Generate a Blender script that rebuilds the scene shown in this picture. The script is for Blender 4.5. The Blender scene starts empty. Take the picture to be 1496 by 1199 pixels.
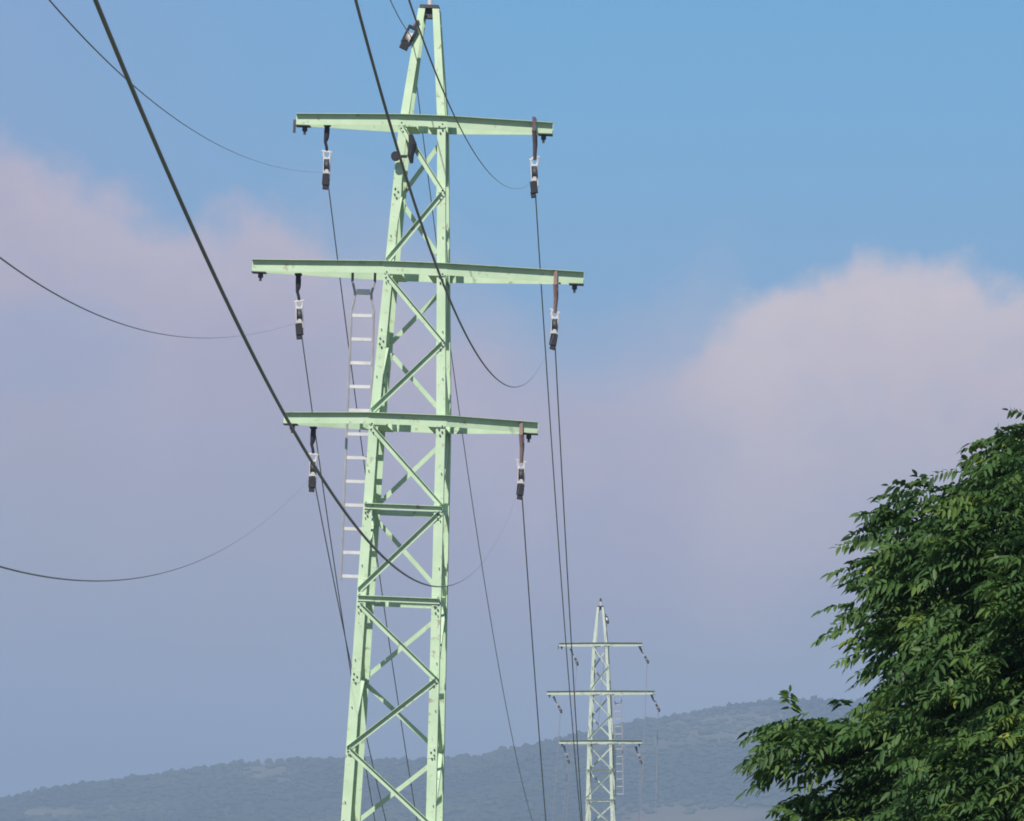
import bpy, bmesh, math, random
import numpy as np
from mathutils import Vector, Matrix, Euler

R = math.radians
rng = np.random.default_rng(7)
random.seed(7)
scene = bpy.context.scene
col = scene.collection

# ------------------------------------------------------------------ frame of reference
F, HZ, CX = 7600.0, 1307.0, 748.0        # focal length, horizon row, middle column (pixels of a 1496 px wide picture)
EYE = 16.0                               # eye height above the valley floor
YN, YF = 95.0, 300.0                     # distance to the near and the far pylon


def at(px, py, Y):
    return Vector(((px - CX) / F * Y, Y, EYE + (HZ - py) / F * Y))


def lin(r, g, b):
    def c(v):
        v /= 255.0
        return v / 12.92 if v <= 0.04045 else ((v + 0.055) / 1.055) ** 2.4
    return (c(r), c(g), c(b), 1.0)


# ------------------------------------------------------------------ materials
def nmat(name):
    m = bpy.data.materials.new(name)
    m.use_nodes = True
    nt = m.node_tree
    b = nt.nodes['Principled BSDF']
    return m, nt, b


def paint_mat(name, c1, c2, rough=0.45, metal=0.0, scale=3.0, bump=0.0, rust=None):
    m, nt, b = nmat(name)
    tc = nt.nodes.new('ShaderNodeTexCoord')
    n = nt.nodes.new('ShaderNodeTexNoise')
    n.inputs['Scale'].default_value = scale
    n.inputs['Detail'].default_value = 6
    n.inputs['Roughness'].default_value = 0.65
    nt.links.new(tc.outputs['Object'], n.inputs['Vector'])
    r = nt.nodes.new('ShaderNodeValToRGB')
    r.color_ramp.elements[0].position = 0.35
    r.color_ramp.elements[0].color = (*c1, 1)
    r.color_ramp.elements[1].position = 0.65
    r.color_ramp.elements[1].color = (*c2, 1)
    nt.links.new(n.outputs['Fac'], r.inputs['Fac'])
    out = r.outputs['Color']
    if rust:
        n2 = nt.nodes.new('ShaderNodeTexNoise')
        n2.inputs['Scale'].default_value = 7.0
        n2.inputs['Detail'].default_value = 8
        nt.links.new(tc.outputs['Object'], n2.inputs['Vector'])
        r2 = nt.nodes.new('ShaderNodeValToRGB')
        r2.color_ramp.elements[0].position = 0.61
        r2.color_ramp.elements[1].position = 0.72
        nt.links.new(n2.outputs['Fac'], r2.inputs['Fac'])
        mx = nt.nodes.new('ShaderNodeMix')
        mx.data_type = 'RGBA'
        nt.links.new(r2.outputs['Color'], mx.inputs['Factor'])
        nt.links.new(out, mx.inputs['A'])
        mx.inputs['B'].default_value = (*rust, 1)
        out = mx.outputs['Result']
    nt.links.new(out, b.inputs['Base Color'])
    b.inputs['Roughness'].default_value = rough
    b.inputs['Metallic'].default_value = metal
    return m


M = {}
M['green'] = paint_mat('pale_green_paint', (0.48, 0.66, 0.46), (0.57, 0.74, 0.55), 0.55, rust=(0.34, 0.33, 0.22), scale=2.2)
M['hazegreen'] = paint_mat('haze_greyed_green_paint', (0.46, 0.55, 0.48), (0.54, 0.63, 0.56), 0.6, rust=(0.34, 0.36, 0.30), scale=2.2)  # far pylon's green made paler and greyer: distance haze put into the colour
M['steel'] = paint_mat('weathered_steel', (0.05, 0.055, 0.07), (0.09, 0.095, 0.11), 0.6, 0.3)
M['alu'] = paint_mat('ladder_aluminium', (0.62, 0.63, 0.66), (0.75, 0.76, 0.78), 0.45, 0.2)
M['stile'] = paint_mat('grey_ladder_stile', (0.36, 0.36, 0.41), (0.48, 0.48, 0.52), 0.5, 0.2)
M['wire'] = paint_mat('dull_conductor_aluminium', (0.24, 0.25, 0.30), (0.32, 0.33, 0.38), 0.55, 0.2, scale=0.7)
M['darksling'] = paint_mat('dark_sling', (0.015, 0.014, 0.03), (0.035, 0.03, 0.05), 0.9)
M['pinksling'] = paint_mat('faded_brown_sling', (0.27, 0.18, 0.19), (0.36, 0.24, 0.24), 0.9)
M['mauvesling'] = paint_mat('mauve_sling', (0.10, 0.07, 0.10), (0.18, 0.12, 0.15), 0.9)
M['zinc'] = paint_mat('zinc_fitting', (0.60, 0.58, 0.60), (0.80, 0.78, 0.78), 0.4, 0.2)
M['black'] = paint_mat('black_rubber', (0.010, 0.010, 0.016), (0.028, 0.026, 0.04), 0.7)
M['concrete'] = paint_mat('footing_concrete', (0.30, 0.29, 0.27), (0.40, 0.39, 0.36), 0.9)
M['bark'] = paint_mat('bark', (0.06, 0.045, 0.03), (0.14, 0.11, 0.08), 0.95, scale=9)


# ------------------------------------------------------------------ mesh collecting
class MB:
    def __init__(self):
        self.v, self.f = [], []

    def add(self, vs, fs):
        k = len(self.v)
        self.v += [tuple(p) for p in vs]
        self.f += [tuple(i + k for i in q) for q in fs]
        return self

    def box(self, c, s, rot=None):
        c = Vector(c)
        vs = []
        for x in (-.5, .5):
            for y in (-.5, .5):
                for z in (-.5, .5):
                    p = Vector((x * s[0], y * s[1], z * s[2]))
                    if rot is not None:
                        p = rot @ p
                    vs.append(c + p)
        return self.add(vs, [(0, 1, 3, 2), (4, 6, 7, 5), (0, 4, 5, 1), (2, 3, 7, 6), (0, 2, 6, 4), (1, 5, 7, 3)])

    def sweep(self, rings, closed_ends=True):
        n = len(rings[0])
        vs = [p for r in rings for p in r]
        fs = []
        for i in range(len(rings) - 1):
            for j in range(n):
                a, b = i * n + j, i * n + (j + 1) % n
                fs.append((a, b, b + n, a + n))
        if closed_ends:
            fs.append(tuple(range(n - 1, -1, -1)))
            fs.append(tuple((len(rings) - 1) * n + j for j in range(n)))
        return self.add(vs, fs)

    def angle(self, pts, a, b, wa, wb, t):
        """L-section bar whose heel runs along pts; flanges point along a and b"""
        a, b = Vector(a).normalized(), Vector(b).normalized()
        rings = []
        for p in pts:
            p = Vector(p)
            rings.append([p, p + a * wa, p + a * wa + b * t, p + a * t + b * t, p + a * t + b * wb, p + b * wb])
        return self.sweep(rings)

    def tube(self, pts, r, n=8, caps=True):
        pts = [Vector(p) for p in pts]
        rr = r if hasattr(r, '__len__') else [r] * len(pts)
        rings = []
        d0 = (pts[1] - pts[0]).normalized()
        ref = Vector((0, 0, 1)) if abs(d0.z) < 0.9 else Vector((1, 0, 0))
        u = d0.cross(ref).normalized()
        for i, p in enumerate(pts):
            d = (pts[min(i + 1, len(pts) - 1)] - pts[max(i - 1, 0)])
            if d.length < 1e-9:
                d = d0
            d.normalize()
            u = (u - d * u.dot(d)).normalized()
            w = d.cross(u)
            rings.append([p + (u * math.cos(2 * math.pi * k / n) + w * math.sin(2 * math.pi * k / n)) * rr[i] for k in range(n)])
        return self.sweep(rings, caps)

    def build(self, name, mat, parent=None, smooth=False):
        me = bpy.data.meshes.new(name)
        me.from_pydata(self.v, [], self.f)
        bm = bmesh.new()
        bm.from_mesh(me)
        bmesh.ops.recalc_face_normals(bm, faces=bm.faces)
        bm.to_mesh(me)
        bm.free()
        if smooth:
            me.polygons.foreach_set('use_smooth', [True] * len(me.polygons))
        me.materials.append(mat)
        o = bpy.data.objects.new(name, me)
        col.objects.link(o)
        if parent is not None:
            o.parent = parent
        return o


def tag(o, label=None, cat=None, group=None, kind=None):
    if label:
        o['label'] = label
    if cat:
        o['category'] = cat
    if group:
        o['group'] = group
    if kind:
        o['kind'] = kind
    return o


def empty(name, loc, label=None, cat=None, group=None):
    o = bpy.data.objects.new(name, None)
    o.empty_display_size = 0.3
    o.location = loc
    col.objects.link(o)
    return tag(o, label, cat, group)


def copy_tree(o, parent=None):
    c = o.copy()
    col.objects.link(c)
    c.parent = parent
    for ch in list(o.children):
        copy_tree(ch, c)
    return c


def np_mesh(name, V, faces_flat, nper, mat, parent=None, attr=None, smooth=False):
    me = bpy.data.meshes.new(name)
    nf = len(faces_flat) // nper
    me.vertices.add(len(V))
    me.vertices.foreach_set('co', np.asarray(V, np.float32).ravel())
    me.loops.add(len(faces_flat))
    me.loops.foreach_set('vertex_index', np.asarray(faces_flat, np.int32))
    me.polygons.add(nf)
    me.polygons.foreach_set('loop_start', np.arange(nf, dtype=np.int32) * nper)
    if smooth:
        me.polygons.foreach_set('use_smooth', np.ones(nf, bool))
    me.update(calc_edges=True)
    if attr:
        for an, av in attr.items():
            a = me.attributes.new(an, 'FLOAT', 'POINT')
            a.data.foreach_set('value', np.asarray(av, np.float32))
    me.materials.append(mat)
    o = bpy.data.objects.new(name, me)
    col.objects.link(o)
    if parent is not None:
        o.parent = parent
    return o


# ------------------------------------------------------------------ terrain
def mound(x, y):
    return 14.3 * np.exp(-((x / 60.0) ** 2 + (y / 45.0) ** 2))


def fbm(x, y, seed, octaves=4, base=1.0):
    g = np.random.default_rng(seed)
    out = np.zeros_like(x, dtype=float)
    amp = 1.0
    for o in range(octaves):
        for _ in range(3):
            th = g.uniform(0, 2 * math.pi)
            k = base * (2 ** o) * g.uniform(.7, 1.3)
            out += amp / 3 * np.sin(k * (x * math.cos(th) + y * math.sin(th)) + g.uniform(0, 6.28))
        amp *= 0.5
    return out


def grid_mesh(name, xs, ys, zf, mat, attr=None, smooth=True):
    X, Y = np.meshgrid(xs, ys)
    Z = zf(X, Y)
    V = np.stack([X.ravel(), Y.ravel(), Z.ravel()], 1)
    nx, ny = len(xs), len(ys)
    i = np.arange(nx - 1)[None, :] + np.arange(ny - 1)[:, None] * nx
    Fc = np.stack([i, i + 1, i + 1 + nx, i + nx], -1).reshape(-1)
    at_ = {k: f(X, Y).ravel() for k, f in attr.items()} if attr else None
    return np_mesh(name, V, Fc, 4, mat, attr=at_, smooth=smooth)


def ground_material():
    m, nt, b = nmat('dry_meadow')
    tc = nt.nodes.new('ShaderNodeTexCoord')
    n = nt.nodes.new('ShaderNodeTexNoise')
    n.inputs['Scale'].default_value = 0.02
    n.inputs['Detail'].default_value = 10
    nt.links.new(tc.outputs['Object'], n.inputs['Vector'])
    r = nt.nodes.new('ShaderNodeValToRGB')
    r.color_ramp.elements[0].position = .35
    r.color_ramp.elements[0].color = (.05, .08, .03, 1)
    r.color_ramp.elements[1].position = .68
    r.color_ramp.elements[1].color = (.16, .15, .07, 1)
    nt.links.new(n.outputs['Fac'], r.inputs['Fac'])
    nt.links.new(r.outputs['Color'], b.inputs['Base Color'])
    b.inputs['Roughness'].default_value = .95
    return m


def warp(n, lo, hi, p=3.0):
    t = np.linspace(-1, 1, n)
    w = np.sign(t) * np.abs(t) ** p
    return np.where(w < 0, -w * lo, w * hi)


ground = grid_mesh('ground', warp(121, -6000, 6000), warp(141, -1000, 9000), mound, ground_material())
tag(ground, kind='structure')


def hill_material(name, c_dark, c_mid, c_field, sc):
    m, nt, b = nmat(name)
    tc = nt.nodes.new('ShaderNodeTexCoord')
    n = nt.nodes.new('ShaderNodeTexNoise')
    n.inputs['Scale'].default_value = sc
    n.inputs['Detail'].default_value = 8
    n.inputs['Roughness'].default_value = .6
    nt.links.new(tc.outputs['Object'], n.inputs['Vector'])
    r = nt.nodes.new('ShaderNodeValToRGB')
    r.color_ramp.elements[0].position = .36
    r.color_ramp.elements[0].color = (*c_dark, 1)
    r.color_ramp.elements[1].position = .66
    r.color_ramp.elements[1].color = (*c_mid, 1)
    nt.links.new(n.outputs['Fac'], r.inputs['Fac'])
    a = nt.nodes.new('ShaderNodeAttribute')
    a.attribute_name = 'field'
    mx = nt.nodes.new('ShaderNodeMix')
    mx.data_type = 'RGBA'
    nt.links.new(a.outputs['Fac'], mx.inputs['Factor'])
    nt.links.new(r.outputs['Color'], mx.inputs['A'])
    mx.inputs['B'].default_value = (*c_field, 1)
    nt.links.new(mx.outputs['Result'], b.inputs['Base Color'])
    b.inputs['Roughness'].default_value = 1.0
    b.inputs['Specular IOR Level'].default_value = 0.05
    return m


HA = 3600.0
ridge_a = np.array([(-2500, 1290), (-900, 1262), (-300, 1200), (0, 1168), (60, 1152), (130, 1142), (200, 1137), (260, 1128), (330, 1118), (420, 1109),
                    (500, 1111), (600, 1114), (680, 1110), (740, 1099), (790, 1087), (830, 1079), (880, 1067), (940, 1054), (1000, 1044), (1060, 1034),
                    (1120, 1024), (1160, 1023), (1200, 1027), (1260, 1024), (1500, 1016), (2200, 1080), (3400, 1290)], float)


def hill_fn(ridge, Yc, back, front, seed):
    xr = (ridge[:, 0] - CX) / F * Yc
    zr = (HZ - ridge[:, 1]) / F * Yc + EYE

    def zf(X, Y):
        k = X * Yc / np.maximum(Y, 1.0)
        top = np.interp(k, xr, zr)
        # smooth the polyline a little
        for d in (-9, 9, -18, 18):
            top = top + np.interp(k + d, xr, zr)
        top = top / 5
        d = Y - Yc
        prof = np.where(d < 0, np.clip(1 - np.maximum(-d - 20, 0) / front, 0, 1), np.cos(np.clip(d / back, 0, 1) * math.pi / 2) ** 2)
        rough = fbm(X, Y, seed, 4, 0.010) * 13.0 * np.clip(np.abs(d) / 300.0, 0, 1) * prof
        return top * prof + rough - 2.0
    return zf


zA = hill_fn(ridge_a, HA, 900, 1150, 3)


def blob(X, Z, cx, cy, rx, ry, Y, p=1.5):
    px = X / Y * F + CX
    py = HZ - (Z - EYE) / Y * F
    return np.clip(1.5 - 1.2 * (((px - cx) / rx) ** 2 + ((py - cy) / ry) ** 2), 0, 1)


def fieldA(X, Y):
    Z = zA(X, Y)
    w = fbm(X, Y, 11, 3, .03) * 9
    f1 = blob(X + w * .6, Z, 392, 1128, 44, 17, Y)
    f2 = .34 * blob(X + w * 3, Z + w * .6, 1040, 1200, 150, 40, Y)
    f3 = .22 * blob(X + w, Z, 210, 1182, 70, 10, Y)
    f5 = .30 * blob(X + w, Z, 1080, 1062, 150, 26, Y)
    f6 = .22 * blob(X + w * 2, Z, 930, 1088, 90, 12, Y)
    f4 = .35 * blob(X + w, Z, 90, 1188, 60, 8, Y)
    return np.clip(np.maximum.reduce([f1 * .32, f2, f3, f4, f5, f6]), 0, 1)


def ys_hill(Yc, front, back, n1, n2):
    return np.concatenate([Yc - front * np.linspace(1, 0, n1) ** 1.5, Yc + back * np.linspace(0, 1, n2)[1:] ** 1.5])


mhA = hill_material('wooded_hillside', (.024, .040, .028), (.070, .080, .052), (.36, .30, .22), .012)
hillA = grid_mesh('hill', np.linspace(-1600, 1300, 420), ys_hill(HA, 1500, 900, 170, 40), zA, mhA, {'field': fieldA})
tag(hillA, kind='structure')


def ico(sub):
    bm = bmesh.new()
    bmesh.ops.create_icosphere(bm, subdivisions=sub, radius=1.0)
    v = np.array([p.co[:] for p in bm.verts])
    f = np.array([[q.index for q in p.verts] for p in bm.faces])
    bm.free()
    return v, f


def canopy_material():
    m, nt, b = nmat('far_canopy')
    a = nt.nodes.new('ShaderNodeAttribute')
    a.attribute_name = 'tone'
    r = nt.nodes.new('ShaderNodeValToRGB')
    r.color_ramp.elements[0].color = (.016, .030, .022, 1)
    r.color_ramp.elements[1].color = (.085, .105, .050, 1)
    nt.links.new(a.outputs['Fac'], r.inputs['Fac'])
    nt.links.new(r.outputs['Color'], b.inputs['Base Color'])
    b.inputs['Roughness'].default_value = 1
    b.inputs['Specular IOR Level'].default_value = .05
    return m


canopy = canopy_material()


def forest(name, zf, ff, x0, x1, y0, y1, Yc, n, hmean, seed, pymax=1215):
    g = np.random.default_rng(seed)
    iv, if_ = ico(2)
    X = g.uniform(x0, x1, n)
    Y = g.uniform(y0, y1, n)
    Z = zf(X, Y)
    py = HZ - (Z - EYE) / Y * F
    dens = fbm(X, Y, seed + 1, 3, .02)
    keep = (ff(X, Y) < g.uniform(.05, .38, n)) & (py < pymax) & (dens > -.75 + g.uniform(-.3, .3, n))
    X, Y, Z, dens = X[keep], Y[keep], Z[keep], dens[keep]
    n = len(X)
    h = hmean * np.exp(g.normal(0, .24, n)) * np.where(g.random(n) < .04, 1.45, 1) * (1 + .12 * dens)
    r = h * g.uniform(.40, .62, n)
    nv = len(iv)
    V = np.repeat(iv[None], n, 0) * (1 + g.normal(0, .16, (n, nv, 1)))
    fl = np.where(Y > Yc - 45, .5, .30)
    r = r * np.where(Y > Yc - 45, 1, 1.35)
    V = V * np.stack([r, r, h * fl], 1)[:, None, :]
    V = V + np.stack([X, Y, Z + h * fl * .76], 1)[:, None, :]
    Fc = (if_[None] + (np.arange(n) * nv)[:, None, None]).reshape(-1)
    tone = np.repeat(np.clip(np.where(ff(X, Y) > .1, .62, .40) + .32 * dens + g.normal(0, .06, n), 0, 1), nv)
    o = np_mesh(name, V.reshape(-1, 3), Fc, 3, canopy, attr={'tone': tone}, smooth=True)
    tag(o, kind='stuff')
    return o


fo = forest('forest', zA, fieldA, -430, 320, HA - 640, HA + 30, HA, 16000, 3.0, 21)
tag(fo, 'hazy blue grey woodland covering the distant hillside behind the pylons', 'forest')
# two lone trees on the far crest
lone = []
for i, (px, py, hh, lab) in enumerate([(1174, 1024, 4.2, 'smaller of two tiny trees on the hazy far ridge crest beside the leaves'),
                                       (1189, 1023, 5.6, 'larger rounder of two tiny trees on the hazy far ridge crest')]):
    X = (px - CX) / F * HA
    z = float(zA(np.array([X]), np.array([HA]))[0]) + 1.0
    t = empty('ridge_tree', (X, HA, z), lab, 'tree', 'tiny trees on the far crest')
    tr = MB().tube([(0, 0, -1), (0.1, 0, hh * .35), (0, .1, hh * .6)], [.35, .25, .12]).build('trunk', M['bark'], t)
    iv, if_ = ico(3)
    vv = []
    ff = []
    for k in range(5):
        c = np.array([random.uniform(-.22, .22) * hh, random.uniform(-.2, .2) * hh, hh * random.uniform(.5, .8)])
        w = iv * (1 + rng.normal(0, .14, (len(iv), 1))) * hh * random.uniform(.18, .27) + c
        ff.append(if_ + len(vv) * len(iv))
        vv.append(w)
    np_mesh('crown', np.concatenate(vv), np.concatenate(ff).ravel(), 3, canopy, parent=t, attr={'tone': np.full(len(vv) * len(iv), .25)})


# ------------------------------------------------------------------ pylons
HALF = [(0.0, 1.26), (24.64, 0.69), (30.1, 0.42), (32.2, 0.19)]


def half(h):
    return float(np.interp(h, [a for a, _ in HALF], [b for _, b in HALF]))


def hy(y):                      # picture row on the near pylon's axis -> height on the pylon
    return (HZ - y) / (F / YN) + EYE


ARMS = [(hy(179), 2.35, .20), (hy(395), 3.04, .215), (hy(616), 2.33, .20)]
PANELS = [(187, 284, 0), (284, 385, 1), (406, 503, 0), (503, 605, 1), (628, 739, 0), (749, 866, 1), (886, 992, 0), (992, 1097, 1), (1097, 1206, 0)]
yy, sgn, step = 1206, 1, 118
while hy(yy + step) > 0.4:
    PANELS.append((yy, yy + step, sgn))
    yy += step
    sgn = 1 - sgn
    step *= 1.09
PANELS.append((yy, HZ + (EYE - .15) * F / YN, sgn))


def make_pylon(root):
    # legs
    for sx in (-1, 1):
        for sy in (-1, 1):
            hs = [0.0, 6, 12, 18, ARMS[2][0], ARMS[0][0], hy(12)]
            mb = MB()
            pts = [(sx * half(h), sy * half(h), h) for h in hs]
            ws = [.20, .19, .18, .175, .165, .15, .125]
            a, b = Vector((-sx, 0, 0)), Vector((0, -sy, 0))
            rings = []
            for p, w in zip(pts, ws):
                p = Vector(p)
                t = .018
                rings.append([p, p + a * w, p + a * w + b * t, p + a * t + b * t, p + a * t + b * w, p + b * w])
            mb.sweep(rings)
            if sy < 0:
                h = 2.2
                k = 0
                while h < ARMS[0][0] - .4:
                    q = half(h)
                    if k % 2 == 0:
                        mb.tube([(sx * (q - .05), -q + .01, h), (sx * (q - .05), -q - .05, h)], .011, 6)
                    h += .43
                    k += 1
            for lv in (hy(743), hy(877), hy(284), hy(503), hy(992), hy(1097)):    # gusset plates riveted to the leg
                q = half(lv)
                mb.box((sx * (q - .10), sy * (q + .0055), lv), (.13, .009, .22))
            bt_ = mb
            kf = len(mb.f)
            for lv in [hy(p_[0]) for p_ in PANELS[:16]] + [hy(743), hy(877)]:
                for dz, dx in ((.05, .05), (-.05, .05), (.0, .11), (-.11, .09)):
                    q = half(lv + dz)
                    bt_.tube([(sx * (q - dx), sy * (q + .004), lv + dz), (sx * (q - dx), sy * (q + .030), lv + dz)], .017, 6)
            lego = mb.build('leg', M['green'], root)
            lego.data.materials.append(M['steel'])          # the bolt heads keep their bare steel
            mi = np.zeros(len(lego.data.polygons), np.int32)
            mi[kf:] = 1
            lego.data.polygons.foreach_set('material_index', mi)
            MB().box((sx * half(0), sy * half(0), -.05), (.55, .55, .7)).build('footing', M['concrete'], root)
    # zig-zag bracing on four faces
    for (y0, y1, s) in PANELS:
        h0, h1 = hy(y0), hy(y1)
        q0, q1 = half(h0) - .04, half(h1) - .04
        for face in range(4):
            d = s if face in (0, 2) else 1 - s
            rot = Matrix.Rotation([0, math.pi / 2, math.pi, -math.pi / 2][face], 3, 'Z')
            xa, xb = (-q0, q1) if d == 0 else (q0, -q1)
            off = .014
            if face in (1, 3):
                off = -.030
            a3 = Vector((xa, -half(h0) - off, h0))
            b3 = Vector((xb, -half(h1) - off, h1))
            dirv = (b3 - a3).normalized()
            nrm = Vector((0, -1 if face in (0, 2) else 1, 0))
            nrm = (nrm - dirv * nrm.dot(dirv)).normalized()
            up = dirv.cross(nrm)
            if up.z < 0:
                up = -up
            w = (.095 if face != 2 else .082) if h0 > 12 else .11
            heel = [a3 + up * w * .5, b3 + up * w * .5]
            heel = [rot @ p for p in heel]
            MB().angle(heel, rot @ (-up), rot @ nrm, w, .072, .008).build('brace', M['green'], root)
    # horizontal struts
    for lv, w in ((hy(743), .10), (hy(877), .10), (hy(1430), .11), (hy(1960), .11)):
        q = half(lv)
        for face in range(4):
            rot = Matrix.Rotation([0, math.pi / 2, math.pi, -math.pi / 2][face], 3, 'Z')
            e = .02 if face in (0, 2) else .06
            off = .026 if face in (0, 2) else -.03
            p = [rot @ Vector((-q + e, -q - off, lv + .04)), rot @ Vector((q - e, -q - off, lv + .04))]
            MB().angle(p, (0, 0, -1), rot @ Vector((0, -1 if face in (0, 2) else 1, 0)), w, .075, .010).build('strut', M['green'], root)
    # crossarms: a pair of channels closing up towards the tips
    for (h, L, H) in ARMS:
        arm_front = None
        arm = MB()
        q = half(h) + .022
        # root piece of the arm: the tie plates under the channels
        for sx in (-1, 1):
            arm.box((sx * (half(h) - .16), 0, h - H / 2 - .009), (.30, 2 * q + .02, .012))
        armo = arm.build('crossarm', M['green'], root)
        for sy in (-1, 1):
            mb = MB()
            path = [(-L, sy * .055), (-q, sy * q), (q, sy * q), (L, sy * .055)]
            rings = []
            fl, t = .098, .007
            for (x, y) in path:
                n = Vector((0, sy, 0))
                c = Vector((x, y, h))
                z = Vector((0, 0, H / 2))
                zt = Vector((0, 0, H / 2 - t))
                rings.append([c + z, c + z + n * fl, c + zt + n * fl, c + zt + n * t, c - z + n * t, c - z])
            mb.sweep(rings)
            mb.build('beam', M['green'], armo)
        for sx in (-1, 1):
            mb = MB()
            mb.box((sx * (L - .13), 0, h - H / 2 - .010), (.26, .26, .018))
            mb.box((sx * (L - .16), 0, h - H / 2 - .060), (.09, .05, .085))
            mb.box((sx * (L - .16), 0, h - H / 2 - .130), (.045, .04, .07))
            mb.build('hanger_plate', M['steel'], armo)
        if h == ARMS[0][0]:
            MB().box((-L - .03, -.02, h - .12), (.045, .05, .24)).build('end_link', M['steel'], armo)
    # peak
    hp = hy(12)
    pk = MB()
    pk.box((0, 0, hp + .045), (.34, .34, .06))
    pk.box((0, 0, hp - .07), (.15, .15, .17))
    pko = pk.build('peak_cap', M['steel'], root)
    MB().tube([(0, 0, hp + .07), (0, 0, hp + .33)], .045, 10).build('finial', M['zinc'], pko)
    MB().tube([(0, 0, hp + .33), (0, 0, hp + .50)], [.07, .05], 10).build('finial_tip', M['steel'], pko)


LEAN, YAW = R(2.62), R(-4.0)
bx = at(574 - 64, 1307, YN).x
near = empty('lattice_pylon', (bx, YN, 0), 'tall pale green lattice pylon with three crossarms, leaning slightly, in the foreground', 'pylon', 'lattice pylons of the power line')
make_pylon(near)
near_M = Matrix.Translation((bx, YN, 0)) @ Matrix.Rotation(LEAN, 4, 'Y') @ Matrix.Rotation(YAW, 4, 'Z')
near.rotation_euler = near_M.to_euler()
fx = at(877.5, 1307, YF).x
far = copy_tree(near)
far.location = (fx, YF, -.57)
far.scale = (1.03, 1.03, 1.03)
far.rotation_euler = (0, 0, R(-5.5))
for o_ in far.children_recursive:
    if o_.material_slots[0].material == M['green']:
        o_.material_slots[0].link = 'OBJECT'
        o_.material_slots[0].material = M['hazegreen']
far['label'] = 'small distant upright green lattice pylon in front of the hazy hill'

# ------------------------------------------------------------------ ladders


def make_ladder(root, n=13):
    L = 4.93
    for s in (-1, 1):
        mb = MB()
        pts = []
        for k in range(13):
            z = -L * k / 12
            w = .205 + .030 * k / 12
            pts.append((s * w, 0, z))
        # the top kinks inwards to the hooks
        pts = [(s * .205, .0, .12), (s * .150, 0, -.10), (s * .155, 0, -.22)] + [(p[0], p[1], p[2] - .42) for p in pts]
        mb.tube(pts, .025, 6)
        mb.build('stile', M['stile'], root)
        hk = MB()
        hk.tube([(s * .205, 0, .10), (s * .205, 0, .34), (s * .205, .06, .42), (s * .205, .14, .40), (s * .205, .16, .32)], .026, 6)
        hk.build('hook', M['black'], root)
    for k in range(n):
        z = -.08 - .433 * k
        w = .15 if k == 0 else .205 + .030 * k / 12
        rb = MB()
        rb.box((0, -.005, z), (2 * w - .05, .05, .060 if k else .10))
        rb.build('rung', M['alu'], root)


lad = empty('hook_ladder', at(531, 420, YN), 'aluminium hook ladder hanging from the middle crossarm of the big green pylon', 'ladder', 'ladders hung on the pylons')
make_ladder(lad)
lad.rotation_euler = (0, R(1.9), R(-4))
lad2 = copy_tree(lad)
lad2.location = at(903, 1026, YF - .1)
for q_ in lad2.children:
    q_.material_slots[0].link = 'OBJECT'
    q_.material_slots[0].material = M['stile']
lad2.rotation_euler = (0, R(-.8), R(-5))
lad2['label'] = 'tiny ladder hanging under the middle crossarm of the distant pylon'


# ------------------------------------------------------------------ pulley blocks hanging on slings
def make_pulley(root, sling_mat, over, swing):
    """origin at the underside of the crossarm; `over` = how far the sling reaches up in front of the arm"""
    mb = MB()
    if over > 0:
        for sy in (-1, 1):
            mb.box((0, sy * .235, over / 2 - .01), (.06, .02, over + .05))
            mb.tube([(0, sy * .235, .0), (0.01, sy * .12, -.22), (0, sy * .03, -.50)], [.040, .038, .028], 8)
        mb.box((0, 0, over + .02), (.06, .48, .02))
    else:
        mb.tube([(0, .0, .02), (-.005, 0, -.12), (-.012, 0, -.22), (-.03, 0, -.30), (-.01, 0, -.38), (0, 0, -.46)], [.048, .052, .048, .030, .028, .03], 10)
        mb.box((0, 0, .015), (.12, .20, .03))
    mb.build('sling', sling_mat, root)
    # shackle
    sh = MB()
    ring = [(.062 * math.cos(a), 0, -.535 + .075 * math.sin(a)) for a in np.linspace(0, 2 * math.pi, 17)]
    sh.tube(ring, .020, 6, False)
    sh.box((0, 0, -.475), (.19, .04, .03), Matrix.Rotation(swing, 3, 'Y'))
    sh.build('shackle', M['zinc'], root)
    # block frame: two cheek plates
    fr = MB()
    for s in (-1, 1):
        fr.box((s * .055, 0, -.79), (.016, .12, .38), Matrix.Rotation(swing * .2, 3, 'Y'))
    fr.box((0, 0, -.605), (.126, .10, .035))
    fr.box((-.01, 0, -.84), (.10, .15, .10))
    fr.build('cheek_plate', M['zinc'], root)
    # sheave
    wh = MB()
    n = 24
    prof = [(-.045, .13), (-.02, .105), (.02, .105), (.045, .13), (.045, .03), (-.045, .03)]
    rings = []
    for k in range(n + 1):
        a = 2 * math.pi * k / n
        rings.append([(x, r * math.cos(a), -.74 + r * math.sin(a)) for x, r in prof])
    wh.sweep(rings, False)
    wh.build('sheave', M['steel'], root)
    gd = MB()
    gd.box((-.012, 0, -1.00), (.125, .16, .20), Matrix.Rotation(swing * .4, 3, 'Y'))
    gd.box((-.022, 0, -1.13), (.092, .12, .10), Matrix.Rotation(swing * .6, 3, 'Y'))
    gd.build('lower_yoke', M['black'], root)


def arm_y(px, axis):             # the pylon is turned a little: how near a point of its arms is
    return YN - (px - axis) / 80.0 * math.tan(-YAW)


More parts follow.
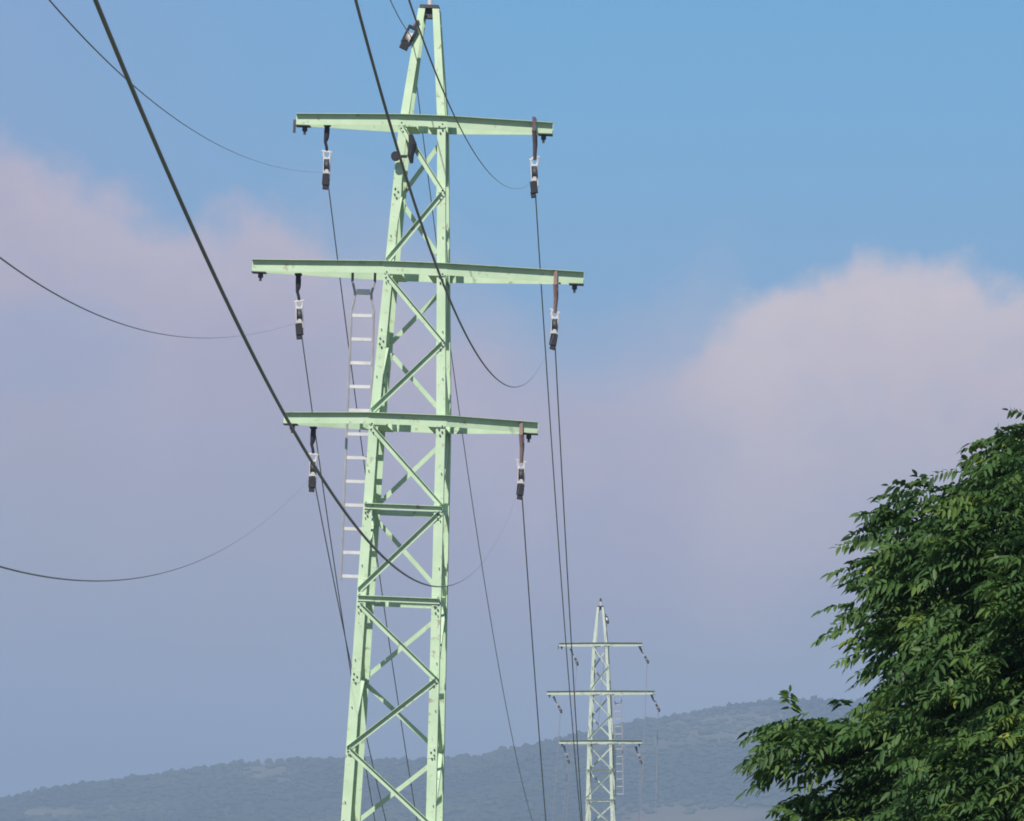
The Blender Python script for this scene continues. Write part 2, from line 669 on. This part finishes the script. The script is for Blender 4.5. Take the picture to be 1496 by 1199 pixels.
PUL = {   # name: (px, py of the arm's underside, axis px, sling, over, length factor, label)
    'TL': (478, 184, 620, 'darksling', 0, .98, 'pulley block on a dark sling under the left end of the top crossarm, big pylon'),
    'TR': (781, 192, 620, 'mauvesling', .20, 1.02, 'pulley block on a mauve sling over the right end of the top crossarm, big pylon'),
    'ML': (436, 402, 612, 'darksling', 0, .99, 'pulley block on a dark sling under the left end of the middle crossarm, big pylon'),
    'MR': (812, 416, 612, 'pinksling', .215, 1.00, 'pulley block on a pinkish sling over the middle crossarm, right end, big pylon'),
    'LL': (458, 626, 602, 'darksling', 0, .98, 'pulley block under the left end of the lowest crossarm with a thick wire passing'),
    'LR': (762, 635, 602, 'pinksling', .20, 1.00, 'pulley block on a pink sling over the lowest crossarm, right end, big pylon'),
}
wheel = {}
for k, (px, py, ax, sl, ov, lf, lab) in PUL.items():
    Y = arm_y(px, ax)
    p = at(px, py, Y)
    r = empty('pulley_block', p, lab, 'pulley', 'pulley blocks hung on the near pylon')
    make_pulley(r, M[sl], ov, {'TL': .15, 'TR': -.3, 'ML': -.1, 'MR': .35, 'LL': .1, 'LR': .25}[k])
    r.scale = (1.0, 1.0, lf)
    r.rotation_euler = (0, {'TL': .01, 'TR': .0, 'ML': -.03, 'MR': .03, 'LL': .01, 'LR': .01}[k], R(-3))
    wheel[k] = p + r.rotation_euler.to_matrix() @ Vector((0, 0, -.86 * lf))

# earth-wire pulley at the peak
pE = at(606, 36, YN - .25)
r = empty('pulley_block', pE, 'tilted small dark pulley block beside the peak of the big pylon', 'pulley', 'pulley blocks hung on the near pylon')
mb = MB()
mb.tube([(.03, 0, .10), (0, 0, 0), (-.0, 0, -.08)], .026, 8)
mb.build('sling', M['mauvesling'], r)
fr = MB()
for s in (-1, 1):
    fr.box((s * .075, 0, -.22), (.035, .13, .34))
fr.box((0, 0, -.065), (.16, .12, .05))
fr.build('cheek_plate', M['black'], r)
wh = MB()
prof = [(-.05, .11), (-.02, .09), (.02, .09), (.05, .11), (.05, .03), (-.05, .03)]
wh.sweep([[(x, q * math.cos(a), -.25 + q * math.sin(a)) for x, q in prof] for a in np.linspace(0, 2 * math.pi, 25)], False)
wh.build('sheave', M['zinc'], r)
MB().box((0, 0, -.42), (.15, .13, .14)).build('lower_yoke', M['black'], r)
r.rotation_euler = (0, R(26), 0)
wheel['E'] = at(600, 52, YN - .25)

# round sheave clamped to the left leg below the top crossarm
hv = at(578, 228, YN - .62)
r = empty('snatch_block', hv, 'round black wheel clamped to the left leg just below the top crossarm', 'pulley')
wh = MB()
prof = [(-.04, .045), (-.04, .085), (-.015, .07), (.015, .07), (.04, .085), (.04, .045)]
wh.sweep([[(q * math.cos(a), y, q * math.sin(a)) for y, q in prof] for a in np.linspace(0, 2 * math.pi, 29)], False)
wh.tube([(0, -.045, 0), (0, .045, 0)], .055, 16)
wh.build('wheel', M['black'], r)
b = MB()
b.box((.10, .03, .0), (.22, .03, .05))
b.tube([(.27, .05, .40), (.31, .05, .22), (.27, .05, .02), (.29, .05, -.12)], [.04, .075, .06, .03], 8)
b.build('clamp', M['black'], r)

# far pylon's blocks, dragged sideways by the line
FARP = {'TL': (834, 948, 25, 'distant pylon: pulley block under the left end of its top crossarm'),
        'ML': (809, 1018, 28, 'distant pylon: slanting pulley block under the left end of its middle crossarm'),
        'LL': (824, 1090, 18, 'distant pylon: pulley block under the left end of its lowest crossarm'),
        'TR': (935, 946, 30, 'distant pylon: slanting pulley block at the right end of its top crossarm'),
        'MR': (952, 1016, 28, 'distant pylon: slanting pulley block at the right end of its middle crossarm'),
        'LR': (929, 1091, 20, 'distant pylon: pulley block at the right end of its lowest crossarm')}
src = {k: next(o for o in col.objects if o.get('label') == v[6]) for k, v in PUL.items()}
farw = {}
for k, (px, py, tilt, lab) in FARP.items():
    base = src['TL'] if k[1] == 'L' else src['ML']
    c = copy_tree(base)
    p = at(px, py, YF)
    c.location = p
    c.rotation_euler = (0, R(-tilt), R(-5))
    c.scale = (1.15, 1.15, .88)
    c['label'] = lab
    c['group'] = 'pulley blocks hung on the distant pylon'
    for o_ in c.children:
        o_.material_slots[0].link = 'OBJECT'
        o_.material_slots[0].material = M['stile'] if o_.name.startswith(('cheek', 'shackle')) else M['steel']
    farw[k] = p + c.rotation_euler.to_matrix() @ Vector((0, 0, -.9 * .9))
c = copy_tree(next(o for o in col.objects if o.get('label', '').startswith('tilted small dark')))
c.location = at(885, 899, YF)
c.rotation_euler = (0, R(-15), 0)
c['label'] = 'distant pylon: dark pulley block just right of its peak'
c['group'] = 'pulley blocks hung on the distant pylon'
farw['E'] = at(887, 906, YF)

# ------------------------------------------------------------------ wires
IN = {'TL': [(72, 0), (184, 115), (213, 139), (299, 200), (341, 224), (384, 240), (427, 244)],
      'ML': [(0, 376), (53, 413), (107, 443), (160, 467), (213, 483), (267, 492), (304, 494), (341, 490), (390, 485)],
      'LL': [(0, 828), (60, 840), (120, 848), (180, 848), (230, 838), (300, 815)],
      'TR': [(597, 0), (619, 60), (639, 108), (654, 143), (663, 171), (676, 197), (695, 228), (717, 254), (736, 268)],
      'MR': [(519, 0), (544, 88), (568, 171), (579, 213), (598, 272), (620, 342), (656, 432), (670, 467), (689, 505), (705, 533), (726, 554), (745, 563), (759, 562), (780, 549)],
      'LR': [(141, 0), (184, 107), (213, 184), (256, 277), (299, 368), (352, 478), (384, 547), (416, 603), (450, 666), (496, 739), (535, 788), (568, 821), (596, 843), (614, 851), (633, 854)],
      'E': [(563, 0), (590, 33)]}
GIN = {'TL': .06, 'ML': .06, 'LL': .06, 'TR': .043, 'MR': .038, 'LR': .035, 'E': .02}
OUT = {'TL': [(480, 280), (497.5, 404), (505, 474), (510, 540), (529, 660), (566, 930), (580, 1025), (594, 1112), (833, 1100), (825, 1187)],
       'ML': [(440, 500), (453, 598), (470, 740), (477, 780), (501, 960), (515, 1035), (812, 1093), (800, 1199)],
       'LL': [(463, 722), (465, 740), (469, 780), (492, 960), (505, 1035), (510, 1095), (817, 1131), (809, 1199)],
       'TR': [(783, 292), (783, 360), (787, 393), (791.6, 526), (796, 638), (806, 880), (814, 1001), (934, 1060), (927, 1199)],
       'MR': [(813, 512), (818, 640), (824, 860), (826, 945), (833, 1080), (837, 1166), (957, 1060), (950, 1199)],
       'LR': [(765, 729), (770, 813), (774.5, 898), (777, 973), (782, 1086), (789.5, 1199), (928, 1199)],
       'E': [(617, 180), (623, 240), (655, 440), (661, 500), (674.7, 640), (683, 701), (694, 774), (705, 844), (714, 898), (740, 1041), (754, 1106), (771, 1160)]}
WLAB = {'TL': 'thin wire curving from the upper left to the left pulley of the top crossarm',
        'ML': 'thin wire through the left pulley of the middle crossarm, sagging across the left sky',
        'LL': 'thin wire through the left pulley of the lowest crossarm, sagging lowest at the left edge',
        'TR': 'wire passing beside the pylon peak to the right pulley of the top crossarm',
        'MR': 'dark wire dipping from the top edge to the right pulley of the middle crossarm',
        'LR': 'thick black wire sweeping from the upper left corner past the lowest crossarm tip',
        'E': 'topmost earth wire running from the peak pulley down behind the lattice'}


def lsq(A, b):
    return np.linalg.lstsq(A, b, rcond=None)[0]


for k in IN:
    w = wheel[k]
    X0, Y0, Z0 = w.x, w.y, w.z - EYE
    # incoming span
    g = GIN[k]
    P = np.array(IN[k], float)
    u, v = (P[:, 0] - CX) / F, (HZ - P[:, 1]) / F
    Y = (X0 - g * Y0) / (u - g)
    t = Y0 - Y
    if k == 'E':
        cf = np.array([-.10, .0022, 0])
        cf[0] = np.mean((v * Y - Z0 - cf[1] * t * t) / t)
    else:
        A = np.stack([t, t * t, t ** 3 * 1e-2], 1)
        cf = lsq(A / Y[:, None], (v * Y - Z0) / Y)
    tt = np.linspace(0, 82, 120)
    tt = tt[tt < Y0 - 12]
    tq = np.minimum(tt, t.max() + 4)
    zin = Z0 + cf[0] * tq + cf[1] * tq ** 2 + cf[2] * 1e-2 * tq ** 3
    sl = cf[0] + 2 * cf[1] * tq + 3e-2 * cf[2] * tq ** 2
    zin = zin + (tt - tq) * sl + .0012 * (tt - tq) ** 2
    pin = [Vector((X0 - g * a, Y0 - a, EYE + z)) for a, z in zip(tt, zin)]
    # outgoing span to the far pylon
    fw = farw[k]
    XF_, YF_, ZF_ = fw.x, fw.y, fw.z - EYE
    L = YF_ - Y0
    kk = (XF_ - X0) / L
    P = np.array(OUT[k], float)
    u, v = (P[:, 0] - CX) / F, (HZ - P[:, 1]) / F
    Y = (X0 - kk * Y0) / (u - kk)
    s = (Y - Y0) / L
    ok = (s > .002) & (s < .995)
    s, v, Y = s[ok], v[ok], Y[ok]
    base = Z0 + (ZF_ - Z0) * s
    A = np.stack([s * (1 - s), s * (1 - s) * (s - .5), s * (1 - s) * (s - .5) ** 2], 1)
    wgt = np.where(s > .5, 1.2, 1.0) / Y
    b = (v * Y - base)
    reg = np.diag([.0, .002, .004])
    cf = lsq(np.concatenate([A * wgt[:, None], reg]), np.concatenate([b * wgt, np.zeros(3)]))
    ss = np.linspace(0, 1, 140) ** 1.3
    zo = Z0 + (ZF_ - Z0) * ss + (ss * (1 - ss)) * (cf[0] + cf[1] * (ss - .5) + cf[2] * (ss - .5) ** 2)
    print('wire', k, 'lowest above ground %.1f' % (zo.min() + EYE), 'incoming low %.1f' % (zin.min() + EYE))
    pout = [Vector((X0 + kk * a * L, Y0 + a * L, EYE + z)) for a, z in zip(ss, zo)]
    rad = .0135 if k != 'E' else .011
    if k[1:] == 'L':
        rad = .0125
    rin = [rad * float(np.interp(p.y, [52, 64, 74, 84, 95], [1, .80, .52, .22, .14] if k not in ('LR', 'E') else [1, 1, .9, .85, .8] if k == 'E' else [1, .62, .20, .12, .10])) for p in pin]
    rout = [rad * .85 * float(np.interp(p.y, [95, 200, 300], [1, 1.1, 1.7])) for p in pout[1:]]
    o = MB().tube(pin[::-1] + pout[1:], rin[::-1] + rout, 7).build('wire', M['wire'], None, True)
    tag(o, WLAB[k], 'wire', 'wires of the power line')


# ------------------------------------------------------------------ the broad-leaved tree on the right
def leaf_material():
    m, nt, b = nmat('green_leaves')
    nt.nodes.remove(b)
    outn = nt.nodes['Material Output']
    a = nt.nodes.new('ShaderNodeAttribute')
    a.attribute_name = 'tone'
    r = nt.nodes.new('ShaderNodeValToRGB')
    e = r.color_ramp.elements
    e[0].position = 0
    e[0].color = (.030, .075, .030, 1)
    e[1].position = 1
    e[1].color = (.30, .36, .06, 1)
    for p, c in ((.45, (.078, .165, .050, 1)), (.75, (.120, .215, .055, 1)), (.92, (.17, .26, .06, 1))):
        q = e.new(p)
        q.color = c
    nt.links.new(a.outputs['Fac'], r.inputs['Fac'])
    p = nt.nodes.new('ShaderNodeBsdfPrincipled')
    p.inputs['Roughness'].default_value = .5
    p.inputs['Specular IOR Level'].default_value = .35
    nt.links.new(r.outputs['Color'], p.inputs['Base Color'])
    tr = nt.nodes.new('ShaderNodeBsdfTranslucent')
    nt.links.new(r.outputs['Color'], tr.inputs['Color'])
    mx = nt.nodes.new('ShaderNodeMixShader')
    mx.inputs[0].default_value = .36
    nt.links.new(p.outputs[0], mx.inputs[1])
    nt.links.new(tr.outputs[0], mx.inputs[2])
    nt.links.new(mx.outputs[0], outn.inputs['Surface'])
    return m


TY = 26.0
TX = 4.05
tz0 = float(mound(np.array([TX]), np.array([TY]))[0])
tree = empty('broadleaf_tree', (TX, TY, tz0), 'dark green broadleaf tree with feathery drooping leaves at the right edge', 'tree')
zt = EYE - tz0            # eye level in the tree's own heights
prof_z = np.array([-4.2, -3.6, -2.6, -1.4, -.3, .25, .43, .60, .74, .85, .98, 1.15, 1.36, 1.51, 1.70, 1.84, 1.92, 2.08, 2.20, 2.37, 2.8, 3.2])
prof_r = np.array([.5, 1.7, 2.5, 2.8, 2.72, 2.60, 2.58, 2.50, 2.45, 2.38, 2.31, 2.28, 2.27, 2.32, 2.27, 2.22, 2.13, 1.90, 1.74, 1.47, 1.0, .1])
g = np.random.default_rng(5)
# twigs spread through the crown's shell
NT = 20000
zz = g.uniform(-3.6, 3.1, NT)
az = g.uniform(0, 2 * math.pi, NT)
left = (np.cos(az) < .35) & (zz > -1.0)
keepp = left & (np.sin(az) < .45) | (g.random(NT) < .13)
zz, az = zz[keepp], az[keepp]
rr0 = np.interp(zz, prof_z, prof_r)
bumps = .14 * np.sin(5 * az + 3 * zz) + .12 * np.sin(11 * az - 7 * zz + 1) + .10 * np.sin(17 * az + 13 * zz)
depth = g.random(len(zz)) ** 1.6
# on the exact left side follow the outline, elsewhere let it bulge less
rad = rr0 - .25 - .85 * depth + bumps * .9 - .02
# the branch that sticks out low on the left
nb = 80
bt = g.random(nb)
lowb = (np.arange(nb) % 3 == 0)
bp = np.stack([-2.1 - bt * np.where(lowb, .50, .60), g.normal(-.15, .12, nb), np.where(lowb, .50 - .10 * bt, .80 - .08 * bt) + g.normal(0, .045, nb)], 1)
P0 = np.concatenate([np.stack([rad * np.cos(az), rad * np.sin(az), zz], 1), bp])
outd = P0.copy()
outd[:, 2] = .25 * (P0[:, 2] - .0)
outd /= np.linalg.norm(outd, axis=1, keepdims=True)
NTW = len(P0)
# every twig carries a few compound leaves
LPT = 4
base = np.repeat(P0, LPT, 0)
od = np.repeat(outd, LPT, 0)
n = len(base)
d = od + g.normal(0, .55, (n, 3))
d[:, 2] = d[:, 2] * .5 + .10
d /= np.linalg.norm(d, axis=1, keepdims=True)
base = base + g.normal(0, .05, (n, 3))
LL_ = g.uniform(.14, .24, n)
tone_leaf = np.clip(.42 + g.normal(0, .14, n) + np.repeat(g.normal(0, .13, NTW), LPT), .02, .90)
yl = g.random(n) < .018
tone_leaf[yl] = g.uniform(.88, .97, yl.sum())
NP = 6                                  # pairs + terminal
K = 2 * NP + 1
up = np.array([0, 0, 1.0])
side = np.cross(d, up)
side /= np.linalg.norm(side, axis=1, keepdims=True) + 1e-9
roll = g.normal(0, .45, n)
nrm = np.cross(side, d)
side2 = side * np.cos(roll)[:, None] + nrm * np.sin(roll)[:, None]
nrm2 = np.cross(side2, d)
V, T = [], []
# leaflet template: spine with three stations and a fold, drooping tip  (u along, w across)
TU = np.array([0, .30, .30, .30, .68, .68, .68, 1.0])
TW = np.array([0, -.5, 0, .5, -.40, 0, .40, 0])
TFq = [(0, 1, 2), (0, 2, 3), (1, 4, 5), (1, 5, 2), (2, 5, 6), (2, 6, 3), (4, 7, 5), (5, 7, 6)]
for j in range(K):
    if j == K - 1:
        fpos, sd = 1.0, 0
    else:
        fpos, sd = .25 + .72 * (j // 2) / (NP - .5), (1 if j % 2 else -1)
    droop = LL_ * .38 * fpos ** 2
    o = base + d * (LL_ * fpos)[:, None] - up * droop[:, None]
    ll = g.uniform(.046, .078, n) * (1 - .25 * abs(fpos - .55))
    ww = ll * g.uniform(.30, .40, n)
    ang = g.uniform(.9, 1.25, n) if sd else np.zeros(n)
    ld = d * np.cos(ang)[:, None] + side2 * (sd * np.sin(ang))[:, None] + g.normal(0, .14, (n, 3))
    ld[:, 2] -= .22 + .25 * fpos
    ld /= np.linalg.norm(ld, axis=1, keepdims=True)
    wd = np.cross(ld, nrm2 + g.normal(0, .30, (n, 3)))
    wd /= np.linalg.norm(wd, axis=1, keepdims=True) + 1e-9
    ln = np.cross(wd, ld)
    ln *= np.sign(ln[:, 2:3] + 1e-6)
    fold = .16
    dr = .28
    pts = (o[:, None, :] + ld[:, None, :] * (TU[None, :, None] * ll[:, None, None])
           + wd[:, None, :] * (TW[None, :, None] * ww[:, None, None])
           + ln[:, None, :] * ((np.abs(TW)[None, :, None] * 2 * fold * ww[:, None, None]))
           - up[None, None, :] * (dr * (TU ** 2)[None, :, None] * ll[:, None, None]))
    V.append(pts.reshape(-1, 3))
    tn = np.clip(tone_leaf + g.normal(0, .06, n), 0, 1)
    T.append(np.repeat(tn, len(TU)))
V = np.concatenate(V)
T = np.concatenate(T)
nl = n * K
Fc = (np.array(TFq)[None] + (np.arange(nl) * len(TU))[:, None, None]).reshape(-1)
V[:, 2] += zt
crown = np_mesh('crown', V, Fc, 3, leaf_material(), tree, {'tone': T})
print('leaflets', nl)
# trunk and limbs
tk = MB()
tk.tube([(0, 0, -.4), (.03, .02, .8), (-.05, .0, 2.2), (.05, .05, 3.6), (0, 0, zt - .5), (.1, 0, zt + .8), (.05, .05, zt + 2.0)],
        [.30, .24, .21, .18, .14, .09, .03], 14).build('trunk', M['bark'], tree, True)
for i in range(26):
    a = g.uniform(0, 2 * math.pi)
    if i < 16:
        a = g.uniform(math.pi * .55, math.pi * 1.6)
    z0 = zt + g.uniform(-3.4, 1.2)
    ze = min(z0 + g.uniform(.3, 1.3), zt + 2.3)
    re = float(np.interp(ze - zt, prof_z, prof_r)) - .45
    e = Vector((re * math.cos(a), re * math.sin(a), ze))
    s0 = Vector((0, 0, z0))
    mid = s0.lerp(e, .5) + Vector((g.normal(0, .08), g.normal(0, .08), .12))
    MB().tube([s0, s0.lerp(mid, .5) + Vector((0, 0, .05)), mid, mid.lerp(e, .6), e], [.075, .06, .042, .025, .010], 7).build('limb', M['bark'], tree, True)
MB().tube([(-.3, 0, zt + .2), (-1.4, -.1, zt + .72), (-2.2, -.15, zt + .80), (-2.75, -.17, zt + .72)], [.05, .03, .018, .007], 7).build('limb', M['bark'], tree, True)

# ------------------------------------------------------------------ haze
hz = MB().box((0, 4100, 117.5), (12600, 10600, 237))
m = bpy.data.materials.new('thin_air')
m.use_nodes = True
nt = m.node_tree
nt.nodes.remove(nt.nodes['Principled BSDF'])
pv = nt.nodes.new('ShaderNodeVolumePrincipled')
pv.inputs['Color'].default_value = (.51, .68, 1.0, 1)
pv.inputs['Density'].default_value = 3.2e-4
pv.inputs['Anisotropy'].default_value = 0.0
nt.links.new(pv.outputs[0], nt.nodes['Material Output'].inputs['Volume'])
ho = hz.build('haze', m)
tag(ho, kind='stuff')

# ------------------------------------------------------------------ sun and sky
SUN_EL, SUN_AZ = R(46), R(180 + 18)        # azimuth clockwise from +Y: behind the camera, a little to its left
sd = Vector((math.sin(SUN_AZ) * math.cos(SUN_EL), math.cos(SUN_AZ) * math.cos(SUN_EL), math.sin(SUN_EL)))
sl = bpy.data.lights.new('sun', 'SUN')
sl.energy = 4.8
sl.angle = R(.5)
sl.color = (1.0, .93, .82)
so = bpy.data.objects.new('sun', sl)
so.rotation_euler = sd.to_track_quat('Z', 'Y').to_euler()
so.location = (-20, -40, 80)
col.objects.link(so)

world = bpy.data.worlds.new('World')
scene.world = world
world.use_nodes = True
nt = world.node_tree
N = nt.nodes
Lk = nt.links
bg = N['Background']


def val(op, a, b=None, c=None, clamp=False):
    n = N.new('ShaderNodeMath')
    n.operation = op
    n.use_clamp = clamp
    for i, q in enumerate((a, b, c)):
        if q is None:
            continue
        if isinstance(q, (int, float)):
            n.inputs[i].default_value = q
        else:
            Lk.new(q, n.inputs[i])
    return n.outputs[0]


def sstep(v, lo, hi):
    n = N.new('ShaderNodeMapRange')
    n.interpolation_type = 'SMOOTHSTEP'
    Lk.new(v, n.inputs['Value'])
    n.inputs['From Min'].default_value = lo
    n.inputs['From Max'].default_value = hi
    return n.outputs['Result']


def mixc(f, a, b):
    n = N.new('ShaderNodeMix')
    n.data_type = 'RGBA'
    for nm, q in (('Factor', f), ('A', a), ('B', b)):
        if isinstance(q, tuple):
            n.inputs[nm].default_value = q
        elif isinstance(q, (int, float)):
            n.inputs[nm].default_value = q
        else:
            Lk.new(q, n.inputs[nm])
    return n.outputs['Result']


tc = N.new('ShaderNodeTexCoord')
sep = N.new('ShaderNodeSeparateXYZ')
Lk.new(tc.outputs['Generated'], sep.inputs[0])
azn = val('ARCTAN2', sep.outputs[0], sep.outputs[1])       # bearing, radians
eln = val('ARCSINE', sep.outputs[2])                       # elevation, radians
sky = N.new('ShaderNodeTexSky')
sky.sky_type = 'NISHITA'
sky.sun_disc = False
sky.sun_elevation = SUN_EL
sky.sun_rotation = SUN_AZ
sky.air_density = 1.0
sky.dust_density = .6
sky.ozone_density = 1.6


def noise(scale, detail, rough, offs=(0, 0, 0), stretch=(1, 1, 1)):
    mp = N.new('ShaderNodeMapping')
    mp.inputs['Scale'].default_value = stretch
    mp.inputs['Location'].default_value = offs
    Lk.new(tc.outputs['Generated'], mp.inputs['Vector'])
    n = N.new('ShaderNodeTexNoise')
    n.inputs['Scale'].default_value = scale
    n.inputs['Detail'].default_value = detail
    n.inputs['Roughness'].default_value = rough
    Lk.new(mp.outputs[0], n.inputs['Vector'])
    return val('SUBTRACT', n.outputs['Fac'], .5)


def eld(y):
    return math.atan((HZ - y) / F)


def azd(x):
    return math.atan((x - CX) / F)


# clear air: colour by elevation
MAXE = R(12)
ramp = N.new('ShaderNodeValToRGB')
Lk.new(val('DIVIDE', eln, MAXE, clamp=True), ramp.inputs['Fac'])
CLEAR = [(1290, (184, 190, 203)), (1080, (180, 188, 204)), (900, (169, 182, 204)), (650, (145, 177, 213)), (400, (127, 177, 220)), (150, (113, 178, 224)), (0, (106, 175, 224))]
els = ramp.color_ramp.elements
for i, (y, c) in enumerate(CLEAR):
    p = eld(y) / MAXE
    if i < 2:
        e = els[i]
        e.position = p
    else:
        e = els.new(p)
    e.color = lin(*c)
clear = ramp.outputs['Color']
# thin lavender veil over the left part
veil = val('MULTIPLY', sstep(val('ADD', azn, val('MULTIPLY', noise(26, 4, .55, (1, 2, 3)), .05)), azd(860), azd(-200)), .55)
clear = mixc(veil, clear, lin(150, 162, 202))

# cloud bank: its upper outline as a function of bearing
fc = N.new('ShaderNodeFloatCurve')
A0, A1 = azd(-400), azd(1900)
Lk.new(val('DIVIDE', val('SUBTRACT', azn, A0), A1 - A0, clamp=True), fc.inputs['Value'])
OUTL = [(-400, 190), (-100, 205), (0, 225), (100, 242), (165, 285), (240, 300), (330, 285), (430, 345), (560, 430), (700, 500), (840, 580), (920, 565), (1000, 515), (1090, 440),
        (1190, 405), (1290, 372), (1380, 388), (1496, 395), (1900, 300)]
cm = fc.mapping
cv = cm.curves[0]
while len(cv.points) > 2:
    cv.points.remove(cv.points[1])
for i, (x, y) in enumerate(OUTL):
    loc = ((azd(x) - A0) / (A1 - A0), eld(y) / MAXE)
    if i == 0:
        cv.points[0].location = loc
    elif i == len(OUTL) - 1:
        cv.points[-1].location = loc
    else:
        cv.points.new(*loc)
cm.update()
topel = val('MULTIPLY', fc.outputs['Value'], MAXE)
nz = val('ADD', val('MULTIPLY', noise(75, 8, .60), .020), val('MULTIPLY', noise(24, 3, .5, (4, 1, 0)), .014))
s = val('ADD', val('SUBTRACT', topel, eln), nz)            # depth below the outline, radians
right = sstep(azn, azd(930), azd(1120))
midz = val('MULTIPLY', sstep(azn, azd(380), azd(620)), val('SUBTRACT', 1.0, right))
soft_m = sstep(s, -.022, .014)
soft_l = sstep(s, -.005, .006)
soft_r = sstep(s, -.0030, .0062)
lpart = val('SUBTRACT', 1.0, val('ADD', right, midz))
m_top = val('ADD', val('ADD', val('MULTIPLY', soft_l, lpart), val('MULTIPLY', soft_m, midz)), val('MULTIPLY', soft_r, right))
low = sstep(val('ADD', eln, val('MULTIPLY', noise(22, 4, .5, (0, 0, 5), (1, 1, 2.2)), .022)), eld(1060), eld(850))
mask = val('MULTIPLY', m_top, val('ADD', val('MULTIPLY', low, .86), .14))
# blue gap on the far left
gx = val('DIVIDE', val('SUBTRACT', azn, azd(20)), azd(20 + 190) - azd(20))
gy = val('DIVIDE', val('SUBTRACT', eln, eld(510)), eld(510 - 75) - eld(510))
gap = val('SUBTRACT', 1.0, val('ADD', val('MULTIPLY', gx, gx), val('MULTIPLY', gy, gy)))
gap = sstep(val('ADD', gap, val('MULTIPLY', noise(40, 4, .5, (7, 0, 2)), 1.6)), -.6, 1.0)
mask = val('MULTIPLY', mask, val('SUBTRACT', 1.0, val('MULTIPLY', gap, .32)))
mask = val('MULTIPLY', mask, val('ADD', .97, val('MULTIPLY', noise(52, 8, .62, (2, 8, 1), (1, 1, 1.7)), .75)), clamp=True)
# cloud colour: sunlit pink high and to the right, mauve grey below
cr = N.new('ShaderNodeValToRGB')
Lk.new(val('ADD', val('DIVIDE', s, .075), val('MULTIPLY', noise(36, 5, .55, (3, 3, 9)), .9), clamp=True), cr.inputs['Fac'])
e = cr.color_ramp.elements
e[0].position, e[0].color = 0.0, lin(206, 192, 205)
e[1].position, e[1].color = 1.0, lin(178, 174, 190)
q = e.new(.45)
q.color = lin(188, 178, 197)
cr2 = N.new('ShaderNodeValToRGB')
Lk.new(val('ADD', val('DIVIDE', s, .075), val('MULTIPLY', noise(30, 5, .55, (5, 3, 1)), .8), clamp=True), cr2.inputs['Fac'])
e = cr2.color_ramp.elements
e[0].position, e[0].color = 0.0, lin(230, 213, 214)
e[1].position, e[1].color = 1.0, lin(184, 178, 193)
q = e.new(.42)
q.color = lin(214, 198, 206)
cloudc = mixc(right, cr.outputs['Color'], cr2.outputs['Color'])
band = mixc(mask, clear, cloudc)
# above the band the physical sky takes over
hi = sstep(eln, R(10.5), R(24))
skyc = N.new('ShaderNodeVectorMath')
skyc.operation = 'SCALE'
Lk.new(sky.outputs[0], skyc.inputs[0])
skyc.inputs['Scale'].default_value = 1.0
STR = .05
bandn = N.new('ShaderNodeVectorMath')
bandn.operation = 'SCALE'
Lk.new(band, bandn.inputs[0])
bandn.inputs['Scale'].default_value = 1.0 / STR
Lk.new(mixc(hi, bandn.outputs[0], skyc.outputs[0]), bg.inputs['Color'])
bg.inputs['Strength'].default_value = STR

# ------------------------------------------------------------------ camera and render settings
cam = bpy.data.cameras.new('camera')
cam.sensor_width = 36
cam.lens = 36 * F / 1496
cam.shift_y = (HZ - 599.5) / 1496
cam.clip_start = .5
cam.clip_end = 30000
co = bpy.data.objects.new('camera', cam)
co.location = (0, 0, EYE)
co.rotation_euler = (R(90), 0, 0)
col.objects.link(co)
scene.camera = co
scene.view_settings.view_transform = 'Standard'
scene.view_settings.look = 'None'
scene.view_settings.exposure = 0
scene.view_settings.gamma = 1
scene.cycles.use_denoising = True
scene.cycles.filter_width = 1.8
scene.cycles.max_bounces = 6
scene.cycles.volume_bounces = 1
